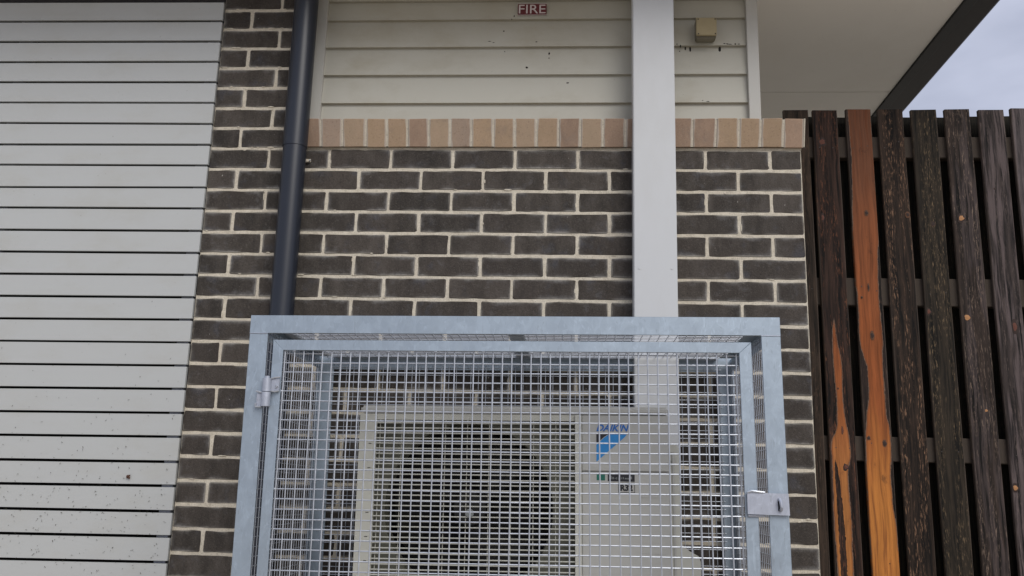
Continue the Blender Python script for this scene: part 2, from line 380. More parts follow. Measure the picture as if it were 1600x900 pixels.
def get_brick(w_):
    key = round(w_, 3)
    if key not in cache: cache[key] = [brick_mesh(key, .0738, .03, rb, .0014) for _ in range(10 if key > .2 else 5)]
    return rb.choice(cache[key])
def lay(x0, x1, row, root):
    x0 += J * rb.uniform(.95, 1.35); x1 -= J * rb.uniform(.95, 1.35)
    zc = Z0 - (row - .5) * CH
    wd = round((x1 - x0) / .002) * .002
    o = link('brick', get_brick(wd), None, root, ((x0 + x1) / 2 - wl.x, rb.uniform(-.0009, .0009) - wl.y, zc + rb.uniform(-.0009, .0009)),
             (0, rb.uniform(-.003, .003), 0))
    o['half_w'] = wd / 2
    return o
for row in range(-9, 22):
    xs = [-.48] + ([-.24 + .24 * i for i in range(9)] if row % 2 else [-.36 + .24 * i for i in range(9)]) + [1.80]
    if row <= 0: xs = [-.48, -.24 if row % 2 else -.36, -.115]
    for a, b in zip(xs, xs[1:]):
        if b - a > .03: lay(a, b, row, wall)
def mortar_core(x0, x1, z0, z1, y1=.11):
    bm = bmesh.new(); nx = max(2, int((x1 - x0) / .02)); nz = max(2, int((z1 - z0) / .02)); r = random.Random(5)
    grid = [[bm.verts.new((x0 + (x1 - x0) * i / nx - wl.x, .0021 + r.uniform(-.0005, .0005) - wl.y, z0 + (z1 - z0) * j / nz)) for i in range(nx + 1)] for j in range(nz + 1)]
    for j in range(nz):
        for i in range(nx): bm.faces.new((grid[j][i], grid[j][i + 1], grid[j + 1][i + 1], grid[j + 1][i]))
    bmesh.ops.create_cube(bm, size=1, matrix=Matrix.Translation(((x0 + x1) / 2 - wl.x, (.0052 + y1) / 2 - wl.y, (z0 + z1) / 2)) @ Matrix.Diagonal((x1 - x0, y1 - .0052, z1 - z0, 1)))
    bmesh.ops.recalc_face_normals(bm, faces=[f for f in bm.faces]); me = bpy.data.meshes.new('mortar'); bm.to_mesh(me); bm.free()
    # make sure the sheet faces the front
    return link('mortar', me, M['mortar'], wall)
mortar_core(-.474, 1.7955, .002, 1.847); mortar_core(-.474, -.117, 1.8475, 2.64)
b = B(); r = random.Random(77)
for _ in range(170):
    row = r.randint(-8, 21); x = r.uniform(-.47, 1.79) if row > 0 else r.uniform(-.47, -.13)
    z = Z0 - row * CH + r.choice((-1, 1)) * .0052; n = 9; L = r.uniform(.004, .016); hgt = r.uniform(.0012, .0036); y = r.uniform(-.0006, .0002)
    if r.random() < .35 and row > 0:
        off = 0 if row % 2 == 0 else .12
        x = -.36 + off + .24 * r.randint(0, 8) + r.choice((-1, 1)) * .0062; z = Z0 - (row - .5) * CH + r.uniform(-.03, .03); L, hgt = hgt, L
    pts = [(x + L * cos(2 * pi * i / n) * r.uniform(.7, 1.1), z + hgt * sin(2 * pi * i / n) * r.uniform(.6, 1.15)) for i in range(n)]
    b.prism(pts, y - .0009, .003)
rel(b.ob('mortar_smear', M['mortar'], wall, kind='stuff'), wall)
# sill: bricks on edge whose header faces lean out at the top
perp = [-.116, -.033, .0507, .1426, .2241, .3047, .3874, .4699, .5523, .636, .7177, .8017, .8856, .9683, 1.0532, 1.1385, 1.222, 1.306, 1.3901, 1.4776, 1.5626, 1.644, 1.7268, 1.8045]
tones = ['b', 'p', 't', 'o', 'o', 'b', 't', 'p', 'o', 'o', 't', 'o', 'b', 't', 'b', 'b', 't', 'b', 'b', 'o', 'o', 'o', 'b', 't']
TC = dict(b=(.27, .185, .13), p=(.35, .265, .20), o=(.365, .26, .165), t=(.39, .29, .195))
ANG = R(17)
sm = []
for i in range(6):
    bm = bmesh.new(); r = random.Random(40 + i); hw, H = .0385, .108
    bmesh.ops.create_cube(bm, size=1, matrix=Matrix.Translation((0, .08, H / 2)) @ Matrix.Diagonal((2 * hw, .16, H, 1)))
    for v in bm.verts: v.co += Vector((r.uniform(-.0012, .0012), r.uniform(-.001, .001), r.uniform(-.001, .001)))
    bmesh.ops.bevel(bm, geom=list(bm.edges), offset=.0022, segments=1, affect='EDGES')
    me = bpy.data.meshes.new('sill_brick'); bm.to_mesh(me); bm.free(); me.materials.append(M['sill']); sm.append(me)
for i, (a, b) in enumerate(zip(perp, perp[1:])):
    o = link('sill_brick', random.Random(i * 7).choice(sm), None, wall, ((a + b) / 2 - wl.x, -.013 + rb.uniform(-.0012, .0012) - wl.y, 1.853 + rb.uniform(-.001, .001)),
             (ANG, 0, rb.uniform(-.006, .006)))
    o.scale = ((b - a - .0075) / .077, 1, 1)
    f = rb.uniform(.88, 1.10); c = TC[tones[i]]; f = 1.25 if i >= 22 else f; o.color = (c[0] * f, c[1] * f, c[2] * f, 1)
b = B(); b.box(perp[0] + .004, 1.8035, .003, .155, .0025, .104); b.ob('sill_mortar', M['mortar'], wall, (-wl.x, -.013 - wl.y, 1.853), (ANG, 0, 0))
b = B(); b.box(1.8012, 1.8065, .0005, .155, .001, .1075).bevel(.001, 1); b.ob('sill_mortar', M['mortar'], wall, (-wl.x, -.0135 - wl.y, 1.853), (ANG, 0, 0))
b = B(); b.prismx([(.0005, 1.8475), (.0005, 1.8562), (.10, 1.886), (.10, 1.8475)], -.11, 1.797); rel(b.ob('sill_bed', M['mortar'], wall), wall)

# ------------------------------------------------------------------ weatherboard wall above the sill
cw = tag(empty('weatherboard_wall', (.78, .06, 1.86)), 'cream horizontal weatherboard wall above the tan brick sill, left and right of the white post', 'wall')
laps = [1.935, 2.056, 2.1765, 2.296, 2.415, 2.500, 2.62]
for i, (z0, z1) in enumerate(zip(laps, laps[1:])):
    r = random.Random(i)
    b = B(); b.prismx([(.034, z0), (.049, z0 + .0003), (.060, z0), (.060, z1 + .004), (.0485, z1 + .004), (.035, z0 + .003)], -.060, 1.614)
    rel(b.ob('weatherboard', M['board'], cw, rot=(0, r.uniform(-.0006, .0006), 0)), cw)
rel(rbox(0, -.101, -.0585, .026, .058, 1.88, 2.64, .0015).ob('corner_trim', M['trim'], cw), cw)
rel(rbox(0, 1.6135, 1.6575, .018, .060, 1.88, 2.645, .0015).ob('corner_trim', M['trim'], cw), cw)
b = B(); b.box(-.10, 1.640, .0605, .14, 1.80, 2.64); b.box(1.58, 1.650, .1405, 4.5, .005, 2.64); rel(b.ob('wall_lining', M['board'], cw), cw)
# specks and stains on the boards
b = B(); r = random.Random(2)
for x, z, rx, rz in ((.755, 2.207, .0045, .0042), (.842, 2.27, .003, .005), (.791, 2.317, .0035, .002), (.659, 2.368, .003, .003), (.604, 2.321, .006, .0015), (.62, 2.315, .004, .0015),
                     (.917, 2.144, .005, .002), (.842, 2.25, .002, .0025), (.665, 2.28, .002, .002), (.70, 2.43, .0018, .003), (.69, 2.415, .002, .002),
                     (1.358, 2.294, .0025, .006), (1.378, 2.290, .0028, .008), (1.397, 2.285, .0030, .012), (1.356, 2.278, .0018, .002), (1.512, 2.285, .0045, .013),
                     (1.571, 2.302, .0025, .004), (1.54, 2.303, .004, .0018), (1.55, 2.301, .007, .0013), (1.529, 2.305, .004, .0015), (1.585, 2.302, .004, .0012), (1.345, 2.303, .004, .0014), (1.46, 2.06, .006, .0013), (1.44, 2.065, .003, .001)):
    i_ = max(j for j in range(len(laps)) if laps[j] <= z + .003); yy = .0345 + max(0, z - laps[i_]) / .12 * .0135
    m = Matrix.Translation((x, yy, z)) @ Matrix.Diagonal((rx * 1.25, .0016, rz * 1.2, 1))
    bmesh.ops.create_icosphere(b.bm, subdivisions=1, radius=1, matrix=m)
for v in b.bm.verts: v.co += Vector((r.uniform(-.0006, .0006), 0, r.uniform(-.0008, .0008)))
rel(b.ob('dirt_speck', M['dirt'], cw, kind='stuff'), cw)

# ------------------------------------------------------------------ FIRE sign, junction box
s = tag(empty('fire_sign', (.7715, .033, 2.457)), 'small dark red sign reading FIRE in white letters, high on the cream weatherboards', 'sign')
rbox(0, -.0575, .0575, -.002, .001, -.0235, .0235, .0006, 1).ob('sign_plate', M['red'], s)
b = B()
for x0, x1, z0, z1 in ((-.0595, .0595, -.0255, -.0240), (-.0595, .0595, .0240, .0250)): b.box(x0, x1, -.0015, .001, z0, z1)
b.ob('sign_border', M['white'], s)
text('sign_lettering', 'FIRE', .05, M['white'], s, (-.0535, -.0023, -.0185), width=.107, height=.038, depth=.0003)
s = tag(empty('junction_box', (1.4525, .035, 2.350)), 'yellowed square electrical box with four screws on the cream boards beside the white post', 'junction box')
b = rbox(0, -.038, .038, -.045, 0, -.042, .043, .004).ob('box_body', M['boxs'], s)
b = rbox(0, -.0395, .0395, -.053, -.0455, -.0385, .0385, .0025).ob('box_lid', M['box'], s, rot=(0, R(.8), 0))
sc = None
for x in (-.031, .034):
    for z in (-.031, .031):
        if sc is None: sc = B().cyl((0, -.0005, 0), (0, .001, 0), .0028, 8).mesh('screw')
        link('screw', sc, M['dirt'], s, (x, -.0533, z))

# ------------------------------------------------------------------ slatted screen, left
ss = tag(empty('slat_screen', (-1.2, -.004, 0)), 'pale grey horizontal slatted screen at the left edge, beside the dark brick pier', 'screen')
gl = [2.4807, 2.3929, 2.3025, 2.2131, 2.1261, 2.038, 1.9512, 1.8605, 1.7755, 1.6833, 1.5992, 1.510, 1.4226, 1.3344, 1.2481, 1.1602, 1.0751, .9876, .8995, .8109, .7248, .636, .5496, .4628, .3755, .2871]
gr = [2.475, 2.3887, 2.2992, 2.211, 2.1234, 2.0351, 1.9466, 1.8602, 1.7743, 1.6852, 1.5997, 1.5109, 1.4236, 1.3375, 1.2514, 1.1654, 1.0796, .9931, .9068, .8189, .7329, .6433, .5579, .4688, .3822, .2945]
def ext(l):
    while l[-1] > .12: l.append(l[-1] - .0868)
ext(gl); ext(gr)
XL, XR = -2.3, -.4735
r = random.Random(9)
for i in range(min(len(gl), len(gr)) - 1):
    zl1, zr1, zl0, zr0 = gl[i], gr[i], gl[i + 1], gr[i + 1]
    k = (XL + .48) / (-1.25 + .48)      # extend the measured tilt to the far end
    def zz(l, rr, x): return rr + (l - rr) * (x + .48) / (-1.30 + .48)
    g2 = .0047 + r.uniform(-.0006, .0006)
    xr = XR + r.uniform(-.0008, .0008)
    pts = [(XL, zz(zl0, zr0, XL) + g2), (xr, zr0 + g2), (xr, zr1 - g2), (XL, zz(zl1, zr1, XL) - g2)]
    b = B().prism(pts, -.016, -.0035).bevel(.0012, 2)
    rel(b.ob('slat', M['slat'], ss, smooth=False, loc=(0, r.uniform(-.0012, .0012), 0)), ss)
b = B()
for x0, x1 in ((-.535, -.492), (-1.33, -1.27), (-2.2, -2.15)): rel(rbox(0, x0, x1, .012, .05, .01, 2.47, .002, 1).ob('screen_post', M['galvd'], ss), ss)
rel(B().box(-2.35, -.4795, .055, .10, .004, 2.64).ob('shade_backing', M['dark'], ss), ss)  # black sheet standing in for the shade seen between the slats
rel(rbox(0, -2.35, -.478, .006, .05, 2.484, 2.64, .002, 1).ob('head_beam', M['fascia'], ss), ss)
b = B(); r = random.Random(21)
for _ in range(520):
    z = .25 + abs(r.gauss(0, 1)) * .33
    if z > 1.9: continue
    x = r.uniform(-1.5, -.49); L = r.uniform(.0015, .0065); a = r.uniform(-1.2, 1.2) + pi / 2 * (r.random() < .6); t = r.uniform(.0004, .0011)
    m = Matrix.Translation((x, -.0195, z)) @ Matrix.Rotation(a, 4, 'Y') @ Matrix.Diagonal((L, .001, t, 1))
    d = bmesh.ops.create_cube(b.bm, size=1, matrix=m)['verts']
    for v in d: v.co.x += r.uniform(-.0006, .0006); v.co.z += r.uniform(-.0006, .0006)
o = b.ob('grass_clippings', M['clip']); tag(o, 'dried grass clippings speckled over the lower grey slats', 'grass clippings', kind='stuff')
b = B(); r = random.Random(4)
for i in range(9):
    m = Matrix.Translation((-.645 + r.uniform(-.008, .008), -.021 - r.uniform(0, .003), .586 + r.uniform(-.007, .006))) @ Matrix.Rotation(r.uniform(0, 3), 4, 'Y') @ Matrix.Rotation(r.uniform(-.5, .5), 4, 'X') @ Matrix.Diagonal((r.uniform(.004, .008), .0012, r.uniform(.002, .004), 1))
    bmesh.ops.create_icosphere(b.bm, subdivisions=1, radius=1, matrix=m)
tag(b.ob('dead_leaf', M['leaf']), 'small crumpled reddish brown leaf scrap stuck to a lower grey slat', 'leaf')

# ------------------------------------------------------------------ downpipe
dp = tag(empty('downpipe', (-.12, -.062, 0)), 'dark navy round downpipe running down in front of the brick pier', 'downpipe')
B().cyl((0, 0, .02), (0, 0, 1.835), .0445, 40).ob('pipe', M['pipe'], dp, smooth=True)
B().cyl((0, 0, 1.8305), (0, 0, 2.63), .0465, 40).ob('pipe', M['pipe'], dp, smooth=True)
b = B().cyl((.048, .0483, 1.797), (.048, .043, 1.797), .0028, 10); b.ob('bracket_screw', M['galvd'], dp)
rbox(0, -.05, .050, .0485, .056, 1.791, 1.803, .001, 1).ob('pipe_bracket', M['mortar'], dp)

# ------------------------------------------------------------------ white post
wp = tag(empty('white_post', (1.2405, -.05, 0)), 'wide flat white painted post in front of the brick wall, running down behind the cage', 'post')
rbox(0, -.0775, .0775, -.045, .043, .01, 2.64, .003, 2).ob('post_shaft', M['post'], wp, smooth=True)
pscr = B().cyl((0, 0, 0), (0, -.0016, 0), .0035, 12).mesh('screw', True)
for x, z in ((-.058, 2.46), (.058, 2.46), (-.058, 1.36), (.058, 1.36)): link('screw', pscr, M['post'], wp, (x, -.045, z))
B().box(-.11, .11, -.07, .045, 0, .0095).ob('base_plate', M['galvd'], wp)

# ------------------------------------------------------------------ eave
ev = tag(empty('eave', (1.0, 1.2, 2.65)), 'pale eave soffit with dark brown fascia and gutter above the fence, top right', 'eave')
b = B()
EY = -.50
for y0, y1 in ((EY, 1.2345), (1.2395, 4.0), (4.003, 7.0)): rel(B().box(-2.6, 2.586, y0, y1, 2.65, 2.656).ob('soffit_sheet', M['soffit'], ev), ev)
rel(B().box(-2.6, 2.586, EY, 7.0, 2.6565, 2.70).ob('soffit_framing', M['dark'], ev), ev)
rel(B().prismx([(EY, 2.645), (EY - .02, 2.645), (EY - .02, 2.83), (EY, 2.83)], -2.6, 2.587).bevel(.001, 1).ob('fascia_board', M['fascia'], ev), ev)
rel(rbox(0, 2.5875, 2.640, EY, 7.0, 2.640, 2.84, .003, 1).ob('fascia_board', M['gutter'], ev), ev)
rel(B().prism([(2.641, 2.645), (2.728, 2.645), (2.742, 2.655), (2.746, 2.75), (2.641, 2.75)], EY, 7.0).ob('gutter', M['fascia'], ev), ev)
rel(B().box(2.742, 2.750, EY, 7.0, 2.741, 2.754).ob('gutter_bead', M['fascia'], ev), ev)
rel(B().prismx([(EY - .03, 2.835), (7.0, 3.9), (7.0, 3.93), (EY - .03, 2.865)], -2.6, 2.66).ob('roof_sheet', M['roof'], ev), ev)

# ------------------------------------------------------------------ fence
fc = tag(empty('timber_fence', (3.2, .22, 0)), 'tall dark weathered timber paling fence to the right of the brick wall', 'fence')
fl = Vector(fc.location)
PW, PP, PX0, TOP = .098, .1288, 1.9009, 2.0962
def paling_mesh(seed, w_=PW, h=TOP, t=.016):
    r = random.Random(seed); bm = bmesh.new(); n = 14; rows = []
    a, b_ = r.uniform(0, 6), r.uniform(0, 6)
    for i in range(n + 1):
        z = .03 + (h - .03) * i / n
        dl = .0011 * sin(z * 5 + a) + r.uniform(-.0006, .0006); dr = .0011 * sin(z * 4 + b_) + r.uniform(-.0006, .0006); cy = .0012 * sin(z * 3 + b_)
        hw = w_ / 2; tz = (r.uniform(-.002, .002) if i == n else 0)
        q = [(-hw + dl, .0025), (-hw + dl + .0025, 0), (hw + dr - .0025, 0), (hw + dr, .0025), (hw + dr, t), (-hw + dl, t)]
        rows.append([bm.verts.new((x, y + cy, z + (tz if x > 0 else 0))) for x, y in q])
    for u, v in zip(rows, rows[1:]):
        for k in range(6): bm.faces.new((u[k], u[(k + 1) % 6], v[(k + 1) % 6], v[k]))
    bm.faces.new(rows[0]); bm.faces.new(rows[-1][::-1]); bmesh.ops.recalc_face_normals(bm, faces=bm.faces)
    me = bpy.data.meshes.new('paling'); bm.to_mesh(me); bm.free(); return me
OR = ((.255, .075, .023), (.43, .165, .038))
pm = {
 0: m_paling('paling_wood_brown', 1, (.016, .012, .009), (.050, .034, .024), .3),
 1: m_paling('paling_wood_split', 2, (.010, .0075, .0065), (.046, .025, .018), .6, (.20, .08, .04),
      orange=[(0, .1, .64), (.30, .1, .64), (.50, .06, .66), (.66, .09, .64), (.75, .08, .78), (.85, .36, .66), (.95, .38, .60), (1.05, .33, .62), (1.16, .34, .50), (1.24, .44, .43), (1.32, .60, .25), (2.1, .60, .25)],
      slit=[(0, .33, .11), (.3, .32, .12), (.5, .30, .12), (.68, .22, .07), (.73, .18, .0), (2.1, .18, 0)], ocol=((.27, .085, .028), (.37, .15, .045))),
 2: m_paling('paling_wood_orange', 3, (.008, .007, .007), (.030, .019, .015), .3,
      orange=[(0, 0, 1), (.33, .0, 1), (.45, .0, .97), (.62, .0, .86), (.80, .06, .95), (.88, .14, .86), (1.0, .28, .84), (1.10, .16, .85), (1.18, .03, .90), (1.27, .06, .86), (1.43, .0, .87), (1.6, .02, .99), (1.75, .08, .99), (1.88, .12, .98), (2.1, .08, .96)], ocol=OR),
 3: m_paling('paling_wood_flecked', 4, (.009, .007, .0055), (.040, .025, .017), .95, (.24, .14, .085)),
 4: m_paling('paling_wood_mossy', 5, (.010, .009, .0065), (.036, .027, .018), .8, (.20, .14, .08)),
 5: m_paling('paling_wood_streaked', 6, (.010, .008, .0075), (.042, .029, .023), .8, (.22, .16, .12), grey=.35),
 6: m_paling('paling_wood_greying', 7, (.009, .008, .009), (.055, .042, .038), .4, (.2, .15, .13), grey=.75),
 7: m_paling('paling_wood_silver', 8, (.03, .027, .029), (.115, .095, .095), .2, (.2, .17, .16), grey=.9),
 8: m_paling('paling_wood_plain', 9, (.014, .012, .011), (.05, .038, .03), .5, grey=.3),
 9: m_paling('paling_wood_back', 10, (.007, .007, .0055), (.024, .020, .013), .3)}
lab = {1: 'dark paling with an orange split streak low down', 2: 'bright orange-red paling', 7: 'silvery grey paling', 6: 'greying paling with a knot hole'}
pal = {}
for i in range(26):
    x = PX0 + PP * (i - 1) + PW / 2
    w_ = PW
    me = paling_mesh(100 + i); me.materials.append(pm[i if i < 8 else 8])
    if i == 0: x = 1.7925 + PW / 2 - .008
    dz = (.0, .0, .003, .003, .0, .003, .0, .007)[i] if i < 8 else random.Random(i).uniform(-.006, .006)
    o = link('paling', me, None, fc, (x - fl.x, .2 - fl.y, dz), (0, random.Random(i).uniform(-.0012, .0012), 0))
    if i in lab: o['label'] = lab[i]
    pal[i] = o
for i in range(26):
    x = PX0 + PP * (i - .5) + PW / 2
    me = paling_mesh(300 + i); me.materials.append(pm[9])
    link('paling', me, None, fc, (x - fl.x, .266 - fl.y, random.Random(i).uniform(-.004, .002)))
for z0, z1 in ((1.9007, 1.9897), (1.300, 1.4086), (.711, .802), (.12, .21)):
    rel(rbox(0, 1.70, 5.2, .219, .262, z0, z1, .003, 1).ob('rail', M['rail'], fc), fc)
# knots and holes, as slightly proud plugs on their own paling
kme = {}
def knot_mesh(key, seed):
    r = random.Random(seed); bm = bmesh.new(); n = 12
    ring = [bm.verts.new((cos(2 * pi * k / n) * r.uniform(.68, 1.15), 0, sin(2 * pi * k / n) * r.uniform(.68, 1.15))) for k in range(n)]
    c = bm.verts.new((0, -.35, 0))
    for k in range(n): bm.faces.new((ring[k], c, ring[(k + 1) % n]))
    big = [bm.verts.new((v.co.x * r.uniform(1.3, 1.7), .25, v.co.z * r.uniform(1.4, 2.2))) for v in ring]
    for k in range(n): bm.faces.new((ring[k], ring[(k + 1) % n], big[(k + 1) % n], big[k])).material_index = 1
    bmesh.ops.recalc_face_normals(bm, faces=bm.faces)
    me = bpy.data.meshes.new('knot'); bm.to_mesh(me); bm.free(); me.materials.append(M[key]); me.materials.append(M['knotd'] if key != 'knotd' else M['halo']); return me
for pi_, wx, wz, rx, rz, key in ((5, 2.438, 1.637, .008, .0085, 'knot'), (5, 2.428, 1.248, .0085, .008, 'knot'), (5, 2.468, .899, .007, .0065, 'knot'), (6, 2.472, .627, .0065, .0068, 'knot'),
        (4, 2.331, 1.616, .009, .011, 'knotd'), (6, 2.571, 1.76, .007, .0065, 'knotd'), (6, 2.598, 1.219, .006, .012, 'knotr'), (1, 1.928, 1.952, .009, .009, 'knotr'),
        (2, 2.079, 1.656, .006, .007, 'knotd'), (2, 2.073, 1.174, .006, .010, 'knotd'), (1, 1.938, .974, .004, .005, 'knotd'), (2, 2.038, .79, .006, .006, 'knotd'), (2, 2.094, .772, .007, .009, 'knotd'),
        (2, 2.086, .347, .004, .004, 'knotd'), (1, 1.952, .686, .006, .006, 'knotr'), (4, 2.289, 1.271, .005, .007, 'knotr'), (2, 2.07, 1.36, .003, .009, 'knotd'), (1, 1.946, .82, .003, .010, 'knotr'),
        (3, 2.24, 1.65, .007, .007, 'knotd'), (2, 2.043, 1.32, .003, .003, 'knotd'), (1, 1.915, 1.64, .004, .008, 'knotr'), (7, 2.665, .79, .006, .006, 'knotr')):
    P = pal[min(pi_, 7)]
    # the measured points fall on a plane 20 mm in front of the boards
    wx += (wx - .936) * .006; wz += (wz - .557) * .006
    lx = wx - (P.location.x + fl.x)
    lx = max(-.038, min(.038, lx))
    k2 = (key, int(wx * 1000) % 3)
    if k2 not in kme: kme[k2] = knot_mesh(*k2)
    o = link('knot', kme[k2], None, P, (lx, -.0008, wz)); q = .95 if key == 'knotd' else 1.25; o.scale = (rx * q, .003, rz * q * 1.1)

nail = B().cyl((0, 0, 0), (0, -.0012, 0), .0022, 8).mesh('nail')
r = random.Random(15)
for i in range(10):
    for z in (1.945, 1.354, .757):
        for dx in (-.028, .027):
            link('nail', nail, M['nail'], pal[i], (dx + r.uniform(-.004, .004), .0006, z + r.uniform(-.016, .016)))

# ------------------------------------------------------------------ air conditioner
TA = -.0115
ac = tag(empty('air_conditioner', (.78, -.3, .0), (0, TA, 0)), 'warm grey outdoor air conditioner unit with fan grille, inside the galvanised cage', 'air conditioner')
def A(o): o.location = Vector(o.location) - Vector((.78, -.3, 0)); return o
FY = -.5
x0, x1, zb, zt = .304, 1.2435, .13, .821
gx0, gx1, gz0, gz1 = .358, .963, .19, .7775
b = B()
for q in ((x0 + .006, x0 + .012, FY + .0125, -.17, zb, zt - .024), (x1 - .006, x1, FY + .0125, -.17, zb, zt - .024), (x0 + .0125, x1 - .0065, -.176, -.1705, zb, zt - .024),
          (x0 + .0125, x1 - .0065, FY + .0125, -.1765, zb, zb + .01), (gx1 + .02, gx1 + .024, FY + .0125, -.1765, zb + .011, zt - .025)): b.box(*q)
A(b.ob('casing', M['ac'], ac, smooth=True))
b = rbox(0, x0 + .002, x1 + .003, FY - .006, -.165, zt - .0235, zt, .007, 3); A(b.ob('top_panel', M['ac'], ac, smooth=True))
# front: frame around the fan opening
pn = [(x0, gx0 - .001, zb, zt - .025), (gx0 - .0005, gx1 + .0005, gz1, zt - .025), (gx0 - .0005, gx1 + .0005, zb, gz0)]
b = B()
for a_, b_, c_, d_ in pn: b.box(a_, b_, FY, FY + .011, c_, d_)
A(b.ob('grille_frame', M['acf'], ac))
for z in (.705, .632, .567, .50, .43, .36):
    A(rbox(0, .334, .343, FY - .0012, FY, z - .001, z + .001, .0003, 1).ob('frame_slot', M['dark'], ac))
b = B(); b.prismx([(FY - .010, gz0), (FY + .01, gz0), (FY + .01, zt - .0252), (FY - .006, zt - .0252), (FY - .010, gz1 + .003)], gx1 + .001, gx1 + .0205).bevel(.004, 2); A(b.ob('grille_edge', M['acf'], ac, smooth=True))
b = rbox(0, gx1 + .0215, x1 - .0005, FY - .004, FY + .011, .6295, zt - .0255, .002, 2); A(b.ob('front_panel', M['ac'], ac, smooth=True))
b = rbox(0, gx1 + .0215, x1 - .0005, FY - .004, FY + .011, zb, .6275, .002, 2); A(b.ob('front_panel', M['ac'], ac, smooth=True))
for z in (.555, .473, .395): A(rbox(0, 1.16, 1.225, FY - .0052, FY - .0042, z - .0012, z + .0012, .0003, 1).ob('panel_crease', M['ac'], ac))
# opening: orifice plate with round hole, fan, coil
CX, CZ, CR = .641, .513, .258
bm = bmesh.new(); n = 64
ci = [bm.verts.new((CX + CR * cos(2 * pi * i / n), FY + .045, CZ + CR * sin(2 * pi * i / n))) for i in range(n)]
cb = [bm.verts.new((CX + (CR - .004) * cos(2 * pi * i / n), FY + .10, CZ + (CR - .004) * sin(2 * pi * i / n))) for i in range(n)]
def sq(i):
    c_, s_ = cos(2 * pi * i / n), sin(2 * pi * i / n)
    t = min(((gx1 - CX + .01) if c_ > 0 else (CX - gx0 + .01)) / max(abs(c_), 1e-6), ((gz1 - CZ + .01) if s_ > 0 else (CZ - gz0 + .01)) / max(abs(s_), 1e-6))
    return CX + t * c_, CZ + t * s_
ot = []
for i in range(n):
    x, z = sq(i); ot.append(bm.verts.new((x, FY + .044, z)))
for i in range(n):
    j = (i + 1) % n; bm.faces.new((ot[i], ot[j], ci[j], ci[i])); bm.faces.new((ci[i], ci[j], cb[j], cb[i]))
me = bpy.data.meshes.new('fan_shroud'); bm.to_mesh(me); bm.free(); A(link('fan_shroud', me, M['shroud'], ac))
A(B().box(gx0 + .0, gx1, FY + .16, FY + .17, gz0, gz1).ob('coil', M['dark'], ac))
fan = A(link('fan', B().cyl((0, 0, 0), (0, .05, 0), .05, 24).mesh('fan', True), M['fan'], ac, (CX, FY + .075, CZ)))
for k in range(3):
    bm = bmesh.new(); rows = []
    for i in range(7):
        rr = .045 + (.235 - .045) * i / 6; sw = .35 * (i / 6) ** 1.2; rows.append([bm.verts.new((rr * cos(a2), .012 + .035 * (j / 5) - (.01 * sin(pi * j / 5)), rr * sin(a2))) for j in range(6) for a2 in [2 * pi * k / 3 + .4 + sw + j * (.19)]])
    for u, v in zip(rows, rows[1:]):
        for j in range(5): bm.faces.new((u[j], u[j + 1], v[j + 1], v[j]))
    r_ = bmesh.ops.solidify(bm, geom=list(bm.faces), thickness=.004)
    bmesh.ops.recalc_face_normals(bm, faces=bm.faces)
    me = bpy.data.meshes.new('fan_blade'); bm.to_mesh(me); bm.free(); link('fan_blade', me, M['fan'], fan)
# grille: horizontal bars proud of the opening plus thin uprights
PB = .0154
bar = B().box(-(gx1 - gx0) / 2, (gx1 - gx0) / 2, 0, .006, -.0019, .0019).bevel(.0012, 1).mesh('grille_bar')
nb = int((gz1 - gz0) / PB)
for i in range(nb):
    z = gz1 - .010 - i * PB
    A(link('grille_bar', bar, M['acf'], ac, ((gx0 + gx1) / 2, FY - .008, z)))
for i in range(9):
    x = .4355 + .0672 * (i - 1) + .0
    if gx0 < x < gx1: A(B().cyl((x, FY - .0005, gz0), (x, FY - .0005, gz1), .0013, 6).ob('grille_rib', M['acf'], ac))
hb = A(link('hub_label', B().cyl((0, 0, 0), (0, .002, 0), .0125, 18).mesh('hub_label', True), M['hub'], ac, (.650, FY - .0105, .502)))
# lettering, emblem and stickers
def loc(x, z): return x, z - (x - .78) * .0115
def pr(name, pts, mat, y=FY - .0046, t=.0005):
    b = B().prism([loc(*p) for p in pts], y, y + t); return A(b.ob(name, mat, ac))
tx, tz = loc(1.028, .7505)
A(text('brand_lettering', 'DAIKIN', .02, M['deep'], ac, (tx, FY - .0046, tz), shear=.32, offset=.0006, width=.099, height=.0205, depth=.0003))
pr('emblem', [(1.028, .7465), (1.070, .7465), (1.050, .733), (1.028, .7125)], M['black'])
pr('emblem', [(1.0705, .7455), (1.122, .7455), (1.113, .7345), (1.028, .660), (1.028, .710), (1.0505, .731)], M['blue'])
pr('sticker', [(1.028, .6055), (1.053, .6055), (1.053, .6270), (1.028, .6270)], M['green'])
pr('sticker', [(1.061, .6035), (1.141, .6035), (1.141, .6265), (1.061, .6265)], M['black'])
r = random.Random(8); b = B(); xx = 1.064
while xx < 1.134:
    ww = r.uniform(.002, .006); lx, lz = loc(xx, .6085); b.box(lx, lx + ww, FY - .0050, FY - .0046, lz + r.uniform(0, .003), lz + r.uniform(.005, .011)); xx += ww + r.uniform(.0015, .004)
A(b.ob('sticker_print', M['hub'], ac))
b = B(); X0, X1, Y0, Y1 = 1.092, 1.141, .571, .600
for a_, b_, c_, d_ in ((X0, X1, Y0, Y0 + .0014), (X0, X1, Y1 - .0014, Y1), (X0, X0 + .0014, Y0, Y1), (X1 - .0014, X1, Y0, Y1)):
    l0 = loc(a_, c_); b.box(a_, b_, FY - .0050, FY - .0046, l0[1], l0[1] + d_ - c_)
A(b.ob('sticker_outline', M['black'], ac))
lx, lz = loc(1.098, .576)
A(text('sticker_lettering', 'R32', .02, M['black'], ac, (lx, FY - .0047, lz), offset=.0010, width=.037, height=.019, depth=.0002))
